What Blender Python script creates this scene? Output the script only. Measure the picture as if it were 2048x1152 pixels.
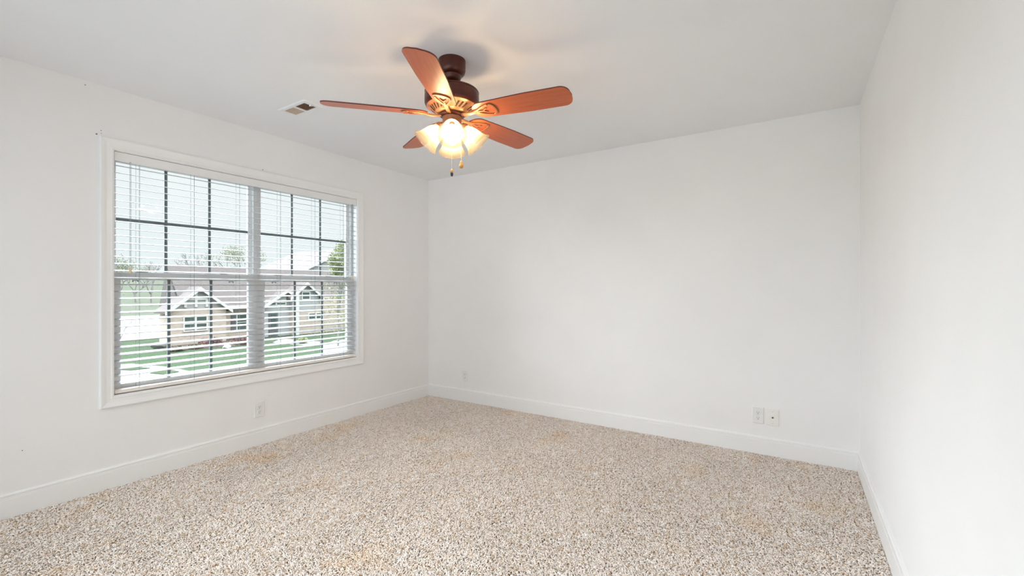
import bpy, bmesh, math, random
import numpy as np
from mathutils import Vector, Matrix

for o in list(bpy.data.objects):
    bpy.data.objects.remove(o)
scene = bpy.context.scene
COL = scene.collection
R = math.radians

# ------------------------------------------------------------------ camera
EYE = 1.22
cam_data = bpy.data.cameras.new('camera')
cam = bpy.data.objects.new('camera', cam_data)
COL.objects.link(cam)
cam_data.sensor_width = 36.0
cam_data.lens = 36.0 * 883.0 / 2048.0
cam_data.clip_start = 0.02
cam_data.clip_end = 1000
cam.location = (0, 0, EYE)
YAW = 32.7
cam.rotation_euler = (R(90), 0, R(YAW))
scene.camera = cam
FWD = Vector((-math.sin(R(YAW)), math.cos(R(YAW)), 0))
RGT = Vector((math.cos(R(YAW)), math.sin(R(YAW)), 0))

# ------------------------------------------------------------------ view / exposure
vs = scene.view_settings
scene.display_settings.display_device = 'sRGB'
vs.view_transform = 'Standard'
vs.look = 'None'
vs.gamma = 1.0
vs.use_curve_mapping = False
vs.exposure = 0.0
scene.cycles.use_denoising = True
scene.cycles.max_bounces = 16
scene.cycles.diffuse_bounces = 10
scene.cycles.glossy_bounces = 4
scene.cycles.transmission_bounces = 6
scene.cycles.transparent_max_bounces = 24
scene.cycles.sample_clamp_indirect = 6.0
scene.cycles.caustics_reflective = False
scene.cycles.caustics_refractive = False

# ------------------------------------------------------------------ overcast sky
SKY_LOW = 0.96        # brightness near the horizon
SKY_HIGH = 6.5        # an overcast zenith is far brighter
w = bpy.data.worlds.new('overcast_sky')
scene.world = w
w.use_nodes = True
nt = w.node_tree
nt.nodes.clear()
out = nt.nodes.new('ShaderNodeOutputWorld')
bg = nt.nodes.new('ShaderNodeBackground')
tc = nt.nodes.new('ShaderNodeTexCoord')
sx = nt.nodes.new('ShaderNodeSeparateXYZ')
mr = nt.nodes.new('ShaderNodeMapRange')
mr.interpolation_type = 'SMOOTHSTEP'
mr.inputs[1].default_value = 0.22
mr.inputs[2].default_value = 0.75
mr.inputs[3].default_value = SKY_LOW
mr.inputs[4].default_value = SKY_HIGH
cn = nt.nodes.new('ShaderNodeTexNoise')
cn.inputs['Scale'].default_value = 4.0
cn.inputs['Detail'].default_value = 5.0
cr = nt.nodes.new('ShaderNodeValToRGB')
cr.color_ramp.elements[0].position = 0.35
cr.color_ramp.elements[0].color = (0.90, 0.98, 1.02, 1)
cr.color_ramp.elements[1].position = 0.7
cr.color_ramp.elements[1].color = (1.0, 1.03, 1.04, 1)
nt.links.new(tc.outputs['Generated'], sx.inputs[0])
nt.links.new(sx.outputs['Z'], mr.inputs[0])
nt.links.new(tc.outputs['Generated'], cn.inputs['Vector'])
nt.links.new(cn.outputs['Fac'], cr.inputs[0])
nt.links.new(cr.outputs[0], bg.inputs['Color'])
nt.links.new(mr.outputs[0], bg.inputs['Strength'])
nt.links.new(bg.outputs[0], out.inputs[0])

# soft sun behind the cloud layer
sun_d = bpy.data.lights.new('veiled_sun', 'SUN')
sun_d.energy = 15.5
sun_d.angle = R(85)
sun_d.color = (0.80, 0.90, 1.0)
sun = bpy.data.objects.new('veiled_sun', sun_d)
COL.objects.link(sun)
sun.rotation_euler = Vector((0.82, 0.15, -0.55)).to_track_quat('-Z', 'Y').to_euler()

# ------------------------------------------------------------------ room numbers
XL, XR, YB, YR, H = -3.518, 0.361, 3.723, -0.73, 2.44
GZ = EYE - 4.4                     # ground level outside (the room is upstairs)

def portal(name, loc, rot, sx_, sy_):
    d = bpy.data.lights.new(name, 'AREA')
    d.shape = 'RECTANGLE'
    d.size = sx_
    d.size_y = sy_
    d.cycles.is_portal = True
    o = bpy.data.objects.new(name, d)
    COL.objects.link(o)
    o.location = loc
    o.rotation_euler = rot
portal('window_portal', (XL - 0.16, 1.851, 1.3125), (R(90), 0, R(-90)), 1.80, 1.52)
# fill lamp added behind the camera, out of view, to brighten the room
rd = bpy.data.lights.new('rear_fill', 'AREA')
rd.shape = 'RECTANGLE'
rd.size, rd.size_y = 3.2, 2.0
rd.energy = 33.0
rd.color = (0.80, 0.89, 1.0)
rear = bpy.data.objects.new('rear_fill', rd)
COL.objects.link(rear)
rear.location = (-1.58, YR - 0.16, 1.2)
rear.rotation_euler = (R(90), 0, 0)

# ------------------------------------------------------------------ materials
def mat(name, color=(0.8, 0.8, 0.8), rough=0.5, metal=0.0, spec=0.5):
    m = bpy.data.materials.new(name)
    m.use_nodes = True
    b = m.node_tree.nodes['Principled BSDF']
    b.inputs['Base Color'].default_value = (*color, 1)
    b.inputs['Roughness'].default_value = rough
    b.inputs['Metallic'].default_value = metal
    b.inputs['Specular IOR Level'].default_value = spec
    return m

def noisy(m, c1, c2, scale=5, detail=4, stretch=(1, 1, 1), lo=0.35, hi=0.65, bump=0.0, bscale=None, bdist=0.01):
    """object-space noise between two colours, optional bump"""
    t = m.node_tree
    b = t.nodes['Principled BSDF']
    tc = t.nodes.new('ShaderNodeTexCoord')
    mp = t.nodes.new('ShaderNodeMapping')
    mp.inputs['Scale'].default_value = stretch
    n = t.nodes.new('ShaderNodeTexNoise')
    n.inputs['Scale'].default_value = scale
    n.inputs['Detail'].default_value = detail
    r = t.nodes.new('ShaderNodeValToRGB')
    r.color_ramp.elements[0].position = lo
    r.color_ramp.elements[1].position = hi
    r.color_ramp.elements[0].color = (*c1, 1)
    r.color_ramp.elements[1].color = (*c2, 1)
    t.links.new(tc.outputs['Object'], mp.inputs[0])
    t.links.new(mp.outputs[0], n.inputs['Vector'])
    t.links.new(n.outputs['Fac'], r.inputs[0])
    t.links.new(r.outputs[0], b.inputs['Base Color'])
    if bump:
        n2 = t.nodes.new('ShaderNodeTexNoise')
        n2.inputs['Scale'].default_value = bscale or scale
        n2.inputs['Detail'].default_value = 3
        bp = t.nodes.new('ShaderNodeBump')
        bp.inputs['Strength'].default_value = bump
        bp.inputs['Distance'].default_value = bdist
        t.links.new(mp.outputs[0], n2.inputs['Vector'])
        t.links.new(n2.outputs['Fac'], bp.inputs['Height'])
        t.links.new(bp.outputs[0], b.inputs['Normal'])
    return m

M = {}
M['wall'] = noisy(mat('wall_paint', rough=0.75, spec=0.25), (0.865, 0.855, 0.85), (0.88, 0.87, 0.865), 3, 3, bump=0.12, bscale=260, bdist=0.001)
M['ceiling'] = noisy(mat('ceiling_paint', rough=0.9, spec=0.1), (0.86, 0.86, 0.865), (0.87, 0.87, 0.875), 3, 3, bump=0.15, bscale=200, bdist=0.001)
M['trim'] = noisy(mat('trim_paint', rough=0.35), (0.87, 0.865, 0.86), (0.88, 0.875, 0.87), 4, 2)
M['vinyl'] = noisy(mat('window_vinyl', rough=0.4), (0.80, 0.79, 0.78), (0.83, 0.82, 0.81), 4, 2)
M['bars'] = noisy(mat('glazing_bar_backlit', rough=0.5), (0.25, 0.275, 0.28), (0.28, 0.305, 0.31), 9, 2)  # white bars; their backlit darkness is put into the base colour
M['blind'] = noisy(mat('blind_white_shaded', rough=0.4), (0.56, 0.575, 0.59), (0.59, 0.605, 0.62), 4, 2, (4, 1, 4))  # white slats, greyed in colour to stand in for backlit shade
M['valance'] = noisy(mat('valance_white', rough=0.4), (0.84, 0.835, 0.835), (0.86, 0.855, 0.855), 4, 2)
M['rail'] = noisy(mat('blind_rail_cream', rough=0.4), (0.84, 0.79, 0.74), (0.87, 0.82, 0.77), 4, 2)
M['cord'] = noisy(mat('blind_cord', rough=0.8), (0.30, 0.36, 0.37), (0.36, 0.42, 0.43), 60, 2)
M['tassel'] = noisy(mat('wooden_tassel', rough=0.5), (0.72, 0.55, 0.33), (0.80, 0.64, 0.42), 60, 2)
M['hardware'] = noisy(mat('sash_hardware', rough=0.4), (0.12, 0.13, 0.14), (0.16, 0.17, 0.18), 60, 2)
M['plate'] = noisy(mat('outlet_plastic', rough=0.3), (0.81, 0.80, 0.79), (0.83, 0.82, 0.81), 20, 2)
M['ivory'] = noisy(mat('ivory_plastic', rough=0.35), (0.84, 0.82, 0.78), (0.86, 0.84, 0.80), 20, 2)
M['slot'] = noisy(mat('outlet_slot', rough=0.6), (0.10, 0.10, 0.10), (0.14, 0.13, 0.13), 60, 2)
M['black'] = noisy(mat('black_jack', rough=0.5), (0.012, 0.012, 0.012), (0.02, 0.02, 0.02), 60, 2)
M['screw'] = mat('screw_metal', (0.7, 0.69, 0.67), 0.35, 0.6)
M['bronze'] = noisy(mat('bronze_metal', rough=0.34, metal=0.25), (0.070, 0.015, 0.008), (0.11, 0.026, 0.014), 14, 3)
M['iron'] = noisy(mat('blade_iron_bronze', rough=0.4, metal=0.3), (0.34, 0.15, 0.065), (0.42, 0.19, 0.085), 30, 3)
M['fitter'] = noisy(mat('fitter_bronze', rough=0.4, metal=0.25), (0.33, 0.14, 0.065), (0.40, 0.17, 0.08), 30, 3)
M['darkvent'] = noisy(mat('motor_vent_dark', rough=0.6), (0.03, 0.012, 0.008), (0.05, 0.02, 0.012), 30, 2)
M['cherry'] = noisy(mat('cherry_blade', rough=0.36, spec=0.4), (0.42, 0.092, 0.032), (0.56, 0.150, 0.058), 9, 6, (0.6, 12, 6), 0.2, 0.85)
M['edge'] = noisy(mat('blade_edge_dark', rough=0.45), (0.10, 0.022, 0.015), (0.14, 0.03, 0.02), 20, 3)
M['chain'] = mat('pull_chain_metal', (0.75, 0.62, 0.40), 0.3, 0.8)
M['fobwood'] = noisy(mat('fob_wood', rough=0.3), (0.55, 0.27, 0.07), (0.70, 0.37, 0.10), 40, 3)
M['fobdark'] = noisy(mat('fob_dark', rough=0.3), (0.02, 0.012, 0.01), (0.035, 0.02, 0.015), 40, 3)
M['ventmetal'] = noisy(mat('vent_white_metal', rough=0.4), (0.80, 0.81, 0.81), (0.83, 0.84, 0.84), 8, 2)
M['ventlight'] = noisy(mat('vent_tan_fins', rough=0.6), (0.50, 0.40, 0.31), (0.58, 0.47, 0.37), 30, 3)  # lighter tan fins of one louver bank
M['ventdark'] = noisy(mat('vent_brown_fins', rough=0.6), (0.40, 0.26, 0.17), (0.48, 0.32, 0.21), 30, 3)
M['hole'] = noisy(mat('nail_hole', rough=0.9), (0.17, 0.14, 0.14), (0.22, 0.18, 0.18), 60, 2)

# frosted lamp glass
def shade_glass():
    m = bpy.data.materials.new('frosted_lamp_glass')
    m.use_nodes = True
    t = m.node_tree
    t.nodes.clear()
    o = t.nodes.new('ShaderNodeOutputMaterial')
    d = t.nodes.new('ShaderNodeBsdfDiffuse')
    tr = t.nodes.new('ShaderNodeBsdfTranslucent')
    g = t.nodes.new('ShaderNodeBsdfGlossy')
    tc = t.nodes.new('ShaderNodeTexCoord')
    n = t.nodes.new('ShaderNodeTexNoise')
    n.inputs['Scale'].default_value = 25
    r = t.nodes.new('ShaderNodeValToRGB')
    r.color_ramp.elements[0].color = (0.21, 0.18, 0.13, 1)
    r.color_ramp.elements[1].color = (0.25, 0.215, 0.16, 1)
    t.links.new(tc.outputs['Object'], n.inputs['Vector'])
    t.links.new(n.outputs['Fac'], r.inputs[0])
    d.inputs[0].default_value = (0.17, 0.15, 0.115, 1)
    t.links.new(r.outputs[0], tr.inputs[0])
    g.inputs['Roughness'].default_value = 0.2
    m1 = t.nodes.new('ShaderNodeMixShader')
    m1.inputs[0].default_value = 0.5
    t.links.new(d.outputs[0], m1.inputs[1])
    t.links.new(tr.outputs[0], m1.inputs[2])
    m2 = t.nodes.new('ShaderNodeMixShader')
    m2.inputs[0].default_value = 0.04
    t.links.new(m1.outputs[0], m2.inputs[1])
    t.links.new(g.outputs[0], m2.inputs[2])
    tp = t.nodes.new('ShaderNodeBsdfTransparent')
    tp.inputs[0].default_value = (1.0, 0.92, 0.78, 1)
    m3 = t.nodes.new('ShaderNodeMixShader')
    m3.inputs[0].default_value = 0.48
    t.links.new(m2.outputs[0], m3.inputs[1])
    t.links.new(tp.outputs[0], m3.inputs[2])
    t.links.new(m3.outputs[0], o.inputs[0])
    return m
M['shade'] = shade_glass()

def pane_glass():
    m = bpy.data.materials.new('window_glass')
    m.use_nodes = True
    t = m.node_tree
    t.nodes.clear()
    o = t.nodes.new('ShaderNodeOutputMaterial')
    tp = t.nodes.new('ShaderNodeBsdfTransparent')
    tp.inputs[0].default_value = (0.97, 0.985, 0.98, 1)
    g = t.nodes.new('ShaderNodeBsdfGlossy')
    g.inputs['Roughness'].default_value = 0.02
    lw = t.nodes.new('ShaderNodeFresnel')
    lw.inputs['IOR'].default_value = 1.25
    mx = t.nodes.new('ShaderNodeMixShader')
    t.links.new(lw.outputs[0], mx.inputs[0])
    t.links.new(tp.outputs[0], mx.inputs[1])
    t.links.new(g.outputs[0], mx.inputs[2])
    t.links.new(mx.outputs[0], o.inputs[0])
    return m
M['glass'] = pane_glass()

BULB_STRENGTH = 450.0
def bulb_mat():
    m = bpy.data.materials.new('lit_bulb')
    m.use_nodes = True
    t = m.node_tree
    t.nodes.clear()
    o = t.nodes.new('ShaderNodeOutputMaterial')
    e = t.nodes.new('ShaderNodeEmission')
    e.inputs[0].default_value = (1.0, 0.84, 0.66, 1)
    e.inputs[1].default_value = BULB_STRENGTH
    t.links.new(e.outputs[0], o.inputs[0])
    return m
M['bulb'] = bulb_mat()

def carpet_mat():
    m = bpy.data.materials.new('shag_carpet_yarn')
    m.use_nodes = True
    t = m.node_tree
    b = t.nodes['Principled BSDF']
    b.inputs['Roughness'].default_value = 0.95
    b.inputs['Specular IOR Level'].default_value = 0.08
    g = t.nodes.new('ShaderNodeNewGeometry')
    r = t.nodes.new('ShaderNodeValToRGB')
    e = r.color_ramp.elements
    e[0].position = 0.0
    e[0].color = (0.55, 0.37, 0.22, 1)
    e[1].position = 1.0
    e[1].color = (0.94, 0.885, 0.845, 1)
    for p, c in ((0.04, (0.66, 0.50, 0.36, 1)), (0.15, (0.80, 0.68, 0.565, 1)), (0.55, (0.91, 0.835, 0.775, 1))):
        k = e.new(p)
        k.color = c
    n = t.nodes.new('ShaderNodeTexNoise')     # faint worn, ochre patches
    n.inputs['Scale'].default_value = 2.6
    n.inputs['Detail'].default_value = 6
    r2 = t.nodes.new('ShaderNodeValToRGB')
    r2.color_ramp.elements[0].position = 0.58
    r2.color_ramp.elements[0].color = (1, 1, 1, 1)
    r2.color_ramp.elements[1].position = 0.75
    r2.color_ramp.elements[1].color = (0.98, 0.88, 0.75, 1)
    mx = t.nodes.new('ShaderNodeMix')
    mx.data_type = 'RGBA'
    mx.blend_type = 'MULTIPLY'
    mx.inputs[0].default_value = 1.0
    t.links.new(g.outputs['Random Per Island'], r.inputs[0])
    t.links.new(g.outputs['Position'], n.inputs['Vector'])
    t.links.new(n.outputs['Fac'], r2.inputs[0])
    t.links.new(r.outputs[0], mx.inputs[6])
    t.links.new(r2.outputs[0], mx.inputs[7])
    t.links.new(mx.outputs[2], b.inputs['Base Color'])
    return m
M['carpet'] = carpet_mat()
M['backing'] = noisy(mat('carpet_backing', rough=1.0, spec=0.0), (0.13, 0.072, 0.04), (0.18, 0.105, 0.06), 40, 4)

# outdoors
M['grass'] = noisy(mat('lawn_grass', rough=1.0, spec=0.0), (0.044, 0.068, 0.040), (0.062, 0.080, 0.053), 0.5, 6, bump=0.4, bscale=6, bdist=0.05)
M['field'] = noisy(mat('pale_field', rough=1.0, spec=0.0), (0.085, 0.095, 0.072), (0.10, 0.108, 0.085), 0.05, 5)
M['concrete'] = noisy(mat('pale_concrete', rough=0.9, spec=0.1), (0.17, 0.17, 0.17), (0.20, 0.20, 0.197), 0.7, 5)
def brick_mat():
    m = mat('pale_brick', rough=0.9, spec=0.1)
    t = m.node_tree
    b = t.nodes['Principled BSDF']
    tc = t.nodes.new('ShaderNodeTexCoord')
    mp = t.nodes.new('ShaderNodeMapping')
    sp = t.nodes.new('ShaderNodeSeparateXYZ')
    ad = t.nodes.new('ShaderNodeMath')
    cb = t.nodes.new('ShaderNodeCombineXYZ')
    t.links.new(tc.outputs['Object'], sp.inputs[0])
    t.links.new(sp.outputs[0], ad.inputs[0])
    t.links.new(sp.outputs[1], ad.inputs[1])
    t.links.new(ad.outputs[0], cb.inputs[0])
    t.links.new(sp.outputs[2], cb.inputs[1])
    br = t.nodes.new('ShaderNodeTexBrick')
    br.inputs['Scale'].default_value = 1.0
    br.inputs['Brick Width'].default_value = 0.24
    br.inputs['Row Height'].default_value = 0.075
    br.inputs['Mortar Size'].default_value = 0.008
    br.inputs['Color1'].default_value = (0.40, 0.315, 0.255, 1)
    br.inputs['Color2'].default_value = (0.47, 0.39, 0.33, 1)
    br.inputs['Mortar'].default_value = (0.45, 0.42, 0.40, 1)
    t.links.new(cb.outputs[0], mp.inputs[0])
    t.links.new(mp.outputs[0], br.inputs['Vector'])
    t.links.new(br.outputs['Color'], b.inputs['Base Color'])
    return m
M['brick'] = brick_mat()
M['shingle'] = noisy(mat('roof_shingle', rough=0.95, spec=0.05), (0.135, 0.118, 0.116), (0.165, 0.146, 0.143), 3, 5, (1, 1, 6))
M['siding'] = noisy(mat('grey_siding', rough=0.8, spec=0.1), (0.33, 0.335, 0.34), (0.36, 0.365, 0.37), 2, 3, (1, 1, 8))
M['whitetrim'] = noisy(mat('white_house_trim', rough=0.6), (0.54, 0.54, 0.53), (0.58, 0.58, 0.57), 3, 2)
M['houseglass'] = noisy(mat('dark_house_glass', rough=0.15), (0.05, 0.08, 0.072), (0.075, 0.105, 0.095), 1.2, 3)
M['shutter'] = noisy(mat('grey_shutter', rough=0.7), (0.09, 0.093, 0.10), (0.11, 0.113, 0.12), 3, 3)
M['door'] = noisy(mat('grey_front_door', rough=0.5), (0.08, 0.083, 0.095), (0.10, 0.105, 0.115), 2, 3)
M['bark'] = noisy(mat('grey_bark', rough=0.95, spec=0.05), (0.22, 0.21, 0.20), (0.28, 0.27, 0.26), 3, 4)
M['leaf'] = noisy(mat('spring_leaf', rough=0.7, spec=0.2), (0.20, 0.235, 0.115), (0.28, 0.31, 0.17), 1.5, 3)
M['leafpale'] = noisy(mat('pale_spring_leaf', rough=0.8, spec=0.1), (0.26, 0.275, 0.20), (0.32, 0.335, 0.26), 0.6, 3)
M['leafred'] = noisy(mat('red_shrub_leaf', rough=0.8, spec=0.1), (0.15, 0.075, 0.075), (0.19, 0.11, 0.105), 2, 3)
M['leafolive'] = noisy(mat('olive_shrub_leaf', rough=0.8, spec=0.1), (0.135, 0.125, 0.085), (0.175, 0.165, 0.115), 2, 3)
M['mulch'] = noisy(mat('brown_mulch', rough=1.0, spec=0.0), (0.10, 0.08, 0.07), (0.14, 0.115, 0.10), 6, 4)
M['rock'] = noisy(mat('grey_rock', rough=0.9, spec=0.1), (0.16, 0.158, 0.158), (0.20, 0.197, 0.197), 3, 5)
M['whiterock'] = noisy(mat('white_rock', rough=0.8, spec=0.1), (0.38, 0.38, 0.375), (0.44, 0.44, 0.435), 4, 4)

# ------------------------------------------------------------------ mesh helpers
def obj(name, bm, m=None, parent=None, smooth=False, bevel=0.0, segs=2, mats=None, sharp=None):
    me = bpy.data.meshes.new(name)
    bmesh.ops.recalc_face_normals(bm, faces=bm.faces)
    bm.to_mesh(me)
    bm.free()
    o = bpy.data.objects.new(name, me)
    COL.objects.link(o)
    for mm in (mats or [m]):
        me.materials.append(mm)
    if smooth:
        for p in me.polygons:
            p.use_smooth = True
        if sharp:
            me.set_sharp_from_angle(angle=R(sharp))
    if bevel:
        b = o.modifiers.new('bevel', 'BEVEL')
        b.width = bevel
        b.segments = segs
        b.limit_method = 'ANGLE'
    if parent:
        o.parent = parent
    return o

def thing(name, label, cat, loc=(0, 0, 0), rz=0.0, group=None):
    o = bpy.data.objects.new(name, None)
    o.empty_display_size = 0.1
    COL.objects.link(o)
    o.location = loc
    o.rotation_euler = (0, 0, rz)
    tag(o, label, cat, group)
    return o

def tag(o, label, cat, group=None, kind=None):
    o['label'] = label
    o['category'] = cat
    if group:
        o['group'] = group
    if kind:
        o['kind'] = kind
    return o

def struct(o, label=None):
    o['kind'] = 'structure'
    if label:
        o['label'] = label
    return o

def box(bm, x0, x1, y0, y1, z0, z1, mi=0):
    vs_ = [bm.verts.new((x, y, z)) for z in (z0, z1) for y in (y0, y1) for x in (x0, x1)]
    for f in ((0, 2, 3, 1), (4, 5, 7, 6), (0, 1, 5, 4), (2, 6, 7, 3), (0, 4, 6, 2), (1, 3, 7, 5)):
        bm.faces.new([vs_[i] for i in f]).material_index = mi

def B():
    return bmesh.new()

def lathe(bm, prof, n=48, mtx=None, cap0=False, cap1=False):
    rings = []
    for r, z in prof:
        ring = []
        for i in range(n):
            a = 2 * math.pi * i / n
            v = Vector((r * math.cos(a), r * math.sin(a), z))
            ring.append(bm.verts.new(mtx @ v if mtx else v))
        rings.append(ring)
    for a, b in zip(rings, rings[1:]):
        for i in range(n):
            bm.faces.new((a[i], a[(i + 1) % n], b[(i + 1) % n], b[i]))
    if cap0:
        bm.faces.new(rings[0])
    if cap1:
        bm.faces.new(rings[-1])

def tube(bm, pts, rad, n=8, caps=True):
    pts = [Vector(p) for p in pts]
    rads = rad if isinstance(rad, (list, tuple)) else [rad] * len(pts)
    rings = []
    prev = None
    for i, p in enumerate(pts):
        d = (pts[min(i + 1, len(pts) - 1)] - pts[max(i - 1, 0)]).normalized()
        up = prev if prev is not None else (Vector((0, 0, 1)) if abs(d.z) < 0.9 else Vector((1, 0, 0)))
        a = d.cross(up)
        if a.length < 1e-6:
            a = d.orthogonal()
        a.normalize()
        b = a.cross(d).normalized()
        prev = b
        rings.append([bm.verts.new(p + (a * math.cos(2 * math.pi * k / n) + b * math.sin(2 * math.pi * k / n)) * rads[i]) for k in range(n)])
    for r0, r1 in zip(rings, rings[1:]):
        for k in range(n):
            bm.faces.new((r0[k], r0[(k + 1) % n], r1[(k + 1) % n], r1[k]))
    if caps:
        bm.faces.new(rings[0])
        bm.faces.new(rings[-1])

def prism(bm, poly, f0, f1, mi=0):
    """poly: 2d points; f0/f1 map a 2d point to the two end positions"""
    a = [bm.verts.new(f0(*p)) for p in poly]
    b = [bm.verts.new(f1(*p)) for p in poly]
    n = len(poly)
    bm.faces.new(a).material_index = mi
    bm.faces.new(b).material_index = mi
    for i in range(n):
        bm.faces.new((a[i], a[(i + 1) % n], b[(i + 1) % n], b[i])).material_index = mi

# ------------------------------------------------------------------ room shell
TH = 0.15
# window opening in the left wall
WY0, WY1, WZ0, WZ1 = 0.953, 2.749, 0.553, 2.072
bm = B()
box(bm, XL - TH, XL, YR, WY0, 0, H)
box(bm, XL - TH, XL, WY1, YB, 0, H)
box(bm, XL - TH, XL, WY0, WY1, 0, WZ0)
box(bm, XL - TH, XL, WY0, WY1, WZ1, H)
struct(obj('wall_left', bm, M['wall']))
bm = B(); box(bm, XL - TH, XR + TH, YB, YB + TH, 0, H)
struct(obj('wall_back', bm, M['wall']))
bm = B(); box(bm, XR, XR + TH, YR, YB, 0, H)
struct(obj('wall_right', bm, M['wall']))
RX0, RX1, RZ1 = -3.23, 0.07, 2.25      # unseen wide opening, added for the fill light
bm = B()
box(bm, XL - TH, RX0, YR - TH, YR, 0, H)
box(bm, RX1, XR + TH, YR - TH, YR, 0, H)
box(bm, RX0, RX1, YR - TH, YR, RZ1, H)
box(bm, RX0, RX1, YR - TH, YR, 0, 0.14)
struct(obj('wall_rear', bm, M['wall']))
bm = B(); box(bm, XL - TH, XR + TH, YR - TH, YB + TH, H, H + 0.12)
struct(obj('ceiling', bm, M['ceiling']))
bm = B(); box(bm, XL - TH, XR + TH, YR - TH, YB + TH, -0.2, -0.012)
struct(obj('floor', bm, M['backing']))

# unseen rear window, added behind the camera to go with the fill lamp
w2 = bpy.data.objects.new('added_window', None); COL.objects.link(w2); struct(w2)
bm = B()
for a, b_ in ((RX0, RX0 + 0.05), (RX1 - 0.05, RX1), (-1.61, -1.55)):
    box(bm, a, b_, YR - 0.10, YR - 0.05, 0.14, RZ1)
box(bm, RX0, RX1, YR - 0.10, YR - 0.05, 0.14, 0.19)
box(bm, RX0, RX1, YR - 0.10, YR - 0.05, RZ1 - 0.05, RZ1)
obj('added_window_frame', bm, M['vinyl'], w2)
bm = B(); box(bm, RX0 + 0.05, RX1 - 0.05, YR - 0.078, YR - 0.072, 0.19, RZ1 - 0.05)
obj('pane', bm, M['glass'], w2)

# baseboards: moulded profile (depth from wall, height)
BP = [(0, -0.01), (0.015, -0.01), (0.015, 0.100), (0.0135, 0.1015), (0.0135, 0.1150), (0.0085, 0.1158), (0.0085, 0.1180), (0.0120, 0.1186), (0.0115, 0.1225), (0.007, 0.1295), (0, 0.130)]
bm = B(); prism(bm, BP, lambda d, z: (XL + d, YR, z), lambda d, z: (XL + d, YB - d, z))
struct(obj('baseboard_left', bm, M['trim']))
bm = B(); prism(bm, BP, lambda d, z: (XL + d, YB - d, z), lambda d, z: (XR - d, YB - d, z))
struct(obj('baseboard_back', bm, M['trim']))
bm = B(); prism(bm, BP, lambda d, z: (XR - d, YR, z), lambda d, z: (XR - d, YB - d, z))
struct(obj('baseboard_right', bm, M['trim']))

# window casing, mitred picture frame
CW = 0.062
CP = [(-0.004, 0.0), (-0.004, 0.011), (0.004, 0.014), (0.012, 0.012), (0.030, 0.013), (0.044, 0.017), (0.056, 0.019), (CW, 0.016), (CW, 0.0)]
def frame_sweep(bm, y0, y1, z0, z1, prof, x):
    cs = [(y0, z0, -1, -1), (y1, z0, 1, -1), (y1, z1, 1, 1), (y0, z1, -1, 1)]
    rings = [[bm.verts.new((x + h, cy + sy * o_, cz + sz * o_)) for o_, h in prof] for cy, cz, sy, sz in cs]
    n = len(prof)
    for i in range(4):
        a, b = rings[i], rings[(i + 1) % 4]
        for k in range(n):
            bm.faces.new((a[k], a[(k + 1) % n], b[(k + 1) % n], b[k]))
bm = B(); frame_sweep(bm, WY0, WY1, WZ0, WZ1, CP, XL)
struct(obj('trim_1', bm, M['trim']))

# ------------------------------------------------------------------ window 1
w1 = bpy.data.objects.new('window_1', None); COL.objects.link(w1); struct(w1)
bm = B()
JX0, JX1 = XL - TH, XL + 0.0005      # jamb liner
t = 0.008
box(bm, JX0, JX1, WY0, WY0 + t, WZ0, WZ1); box(bm, JX0, JX1, WY1 - t, WY1, WZ0, WZ1)
box(bm, JX0, JX1, WY0 + t, WY1 - t, WZ0, WZ0 + t); box(bm, JX0, JX1, WY0 + t, WY1 - t, WZ1 - t, WZ1)
obj('jamb', bm, M['trim'], w1)
bm = B()                              # vinyl frame and mullion
FX0, FX1 = XL - 0.145, XL - 0.068
box(bm, FX0, FX1, WY0 + t, WY0 + 0.026, WZ0 + t, WZ1 - t)
box(bm, FX0, FX1, WY1 - 0.026, WY1 - t, WZ0 + t, WZ1 - t)
box(bm, FX0, FX1, 1.822, 1.880, WZ0 + t, WZ1 - t)
box(bm, FX1, FX1 + 0.004, 1.848, 1.854, WZ0 + t, WZ1 - t)
box(bm, FX0, FX1, WY0 + 0.026, WY1 - 0.026, WZ0 + t, WZ0 + 0.03)
box(bm, FX0, FX1, WY0 + 0.026, WY1 - 0.026, WZ1 - 0.03, WZ1 - t)
obj('frame', bm, M['vinyl'], w1, bevel=0.002)

def sash(y0, y1, z0, z1, xc, st, rt, rb, zc):
    """one sash: stiles st wide, top rail rt, bottom rail rb"""
    x0, x1 = xc - 0.015, xc + 0.015
    bm = B()
    box(bm, x0, x1, y0, y0 + st, z0, z1); box(bm, x0, x1, y1 - st, y1, z0, z1)
    box(bm, x0, x1, y0 + st, y1 - st, z0, z0 + rb); box(bm, x0, x1, y0 + st, y1 - st, z1 - rt, z1)
    s = obj('sash', bm, M['vinyl'], w1, bevel=0.002)
    gy0, gy1, gz0, gz1 = y0 + st, y1 - st, z0 + rb, z1 - rt
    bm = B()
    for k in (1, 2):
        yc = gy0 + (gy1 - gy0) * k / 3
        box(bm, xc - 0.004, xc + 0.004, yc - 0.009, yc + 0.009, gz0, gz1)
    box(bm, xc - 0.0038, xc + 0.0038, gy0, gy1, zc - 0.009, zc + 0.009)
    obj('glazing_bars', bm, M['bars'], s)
    bm = B(); box(bm, xc + 0.006, xc + 0.009, gy0, gy1, gz0, gz1)
    obj('pane', bm, M['glass'], s)
for (y0, y1) in ((0.977, 1.824), (1.878, 2.725)):
    sash(y0, y1, 1.272, 2.044, XL - 0.122, 0.022, 0.022, 0.045, 1.660)      # upper, outer track
    sash(y0, y1, 0.583, 1.322, XL - 0.086, 0.036, 0.045, 0.030, 0.8885)     # lower, inner track
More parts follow.
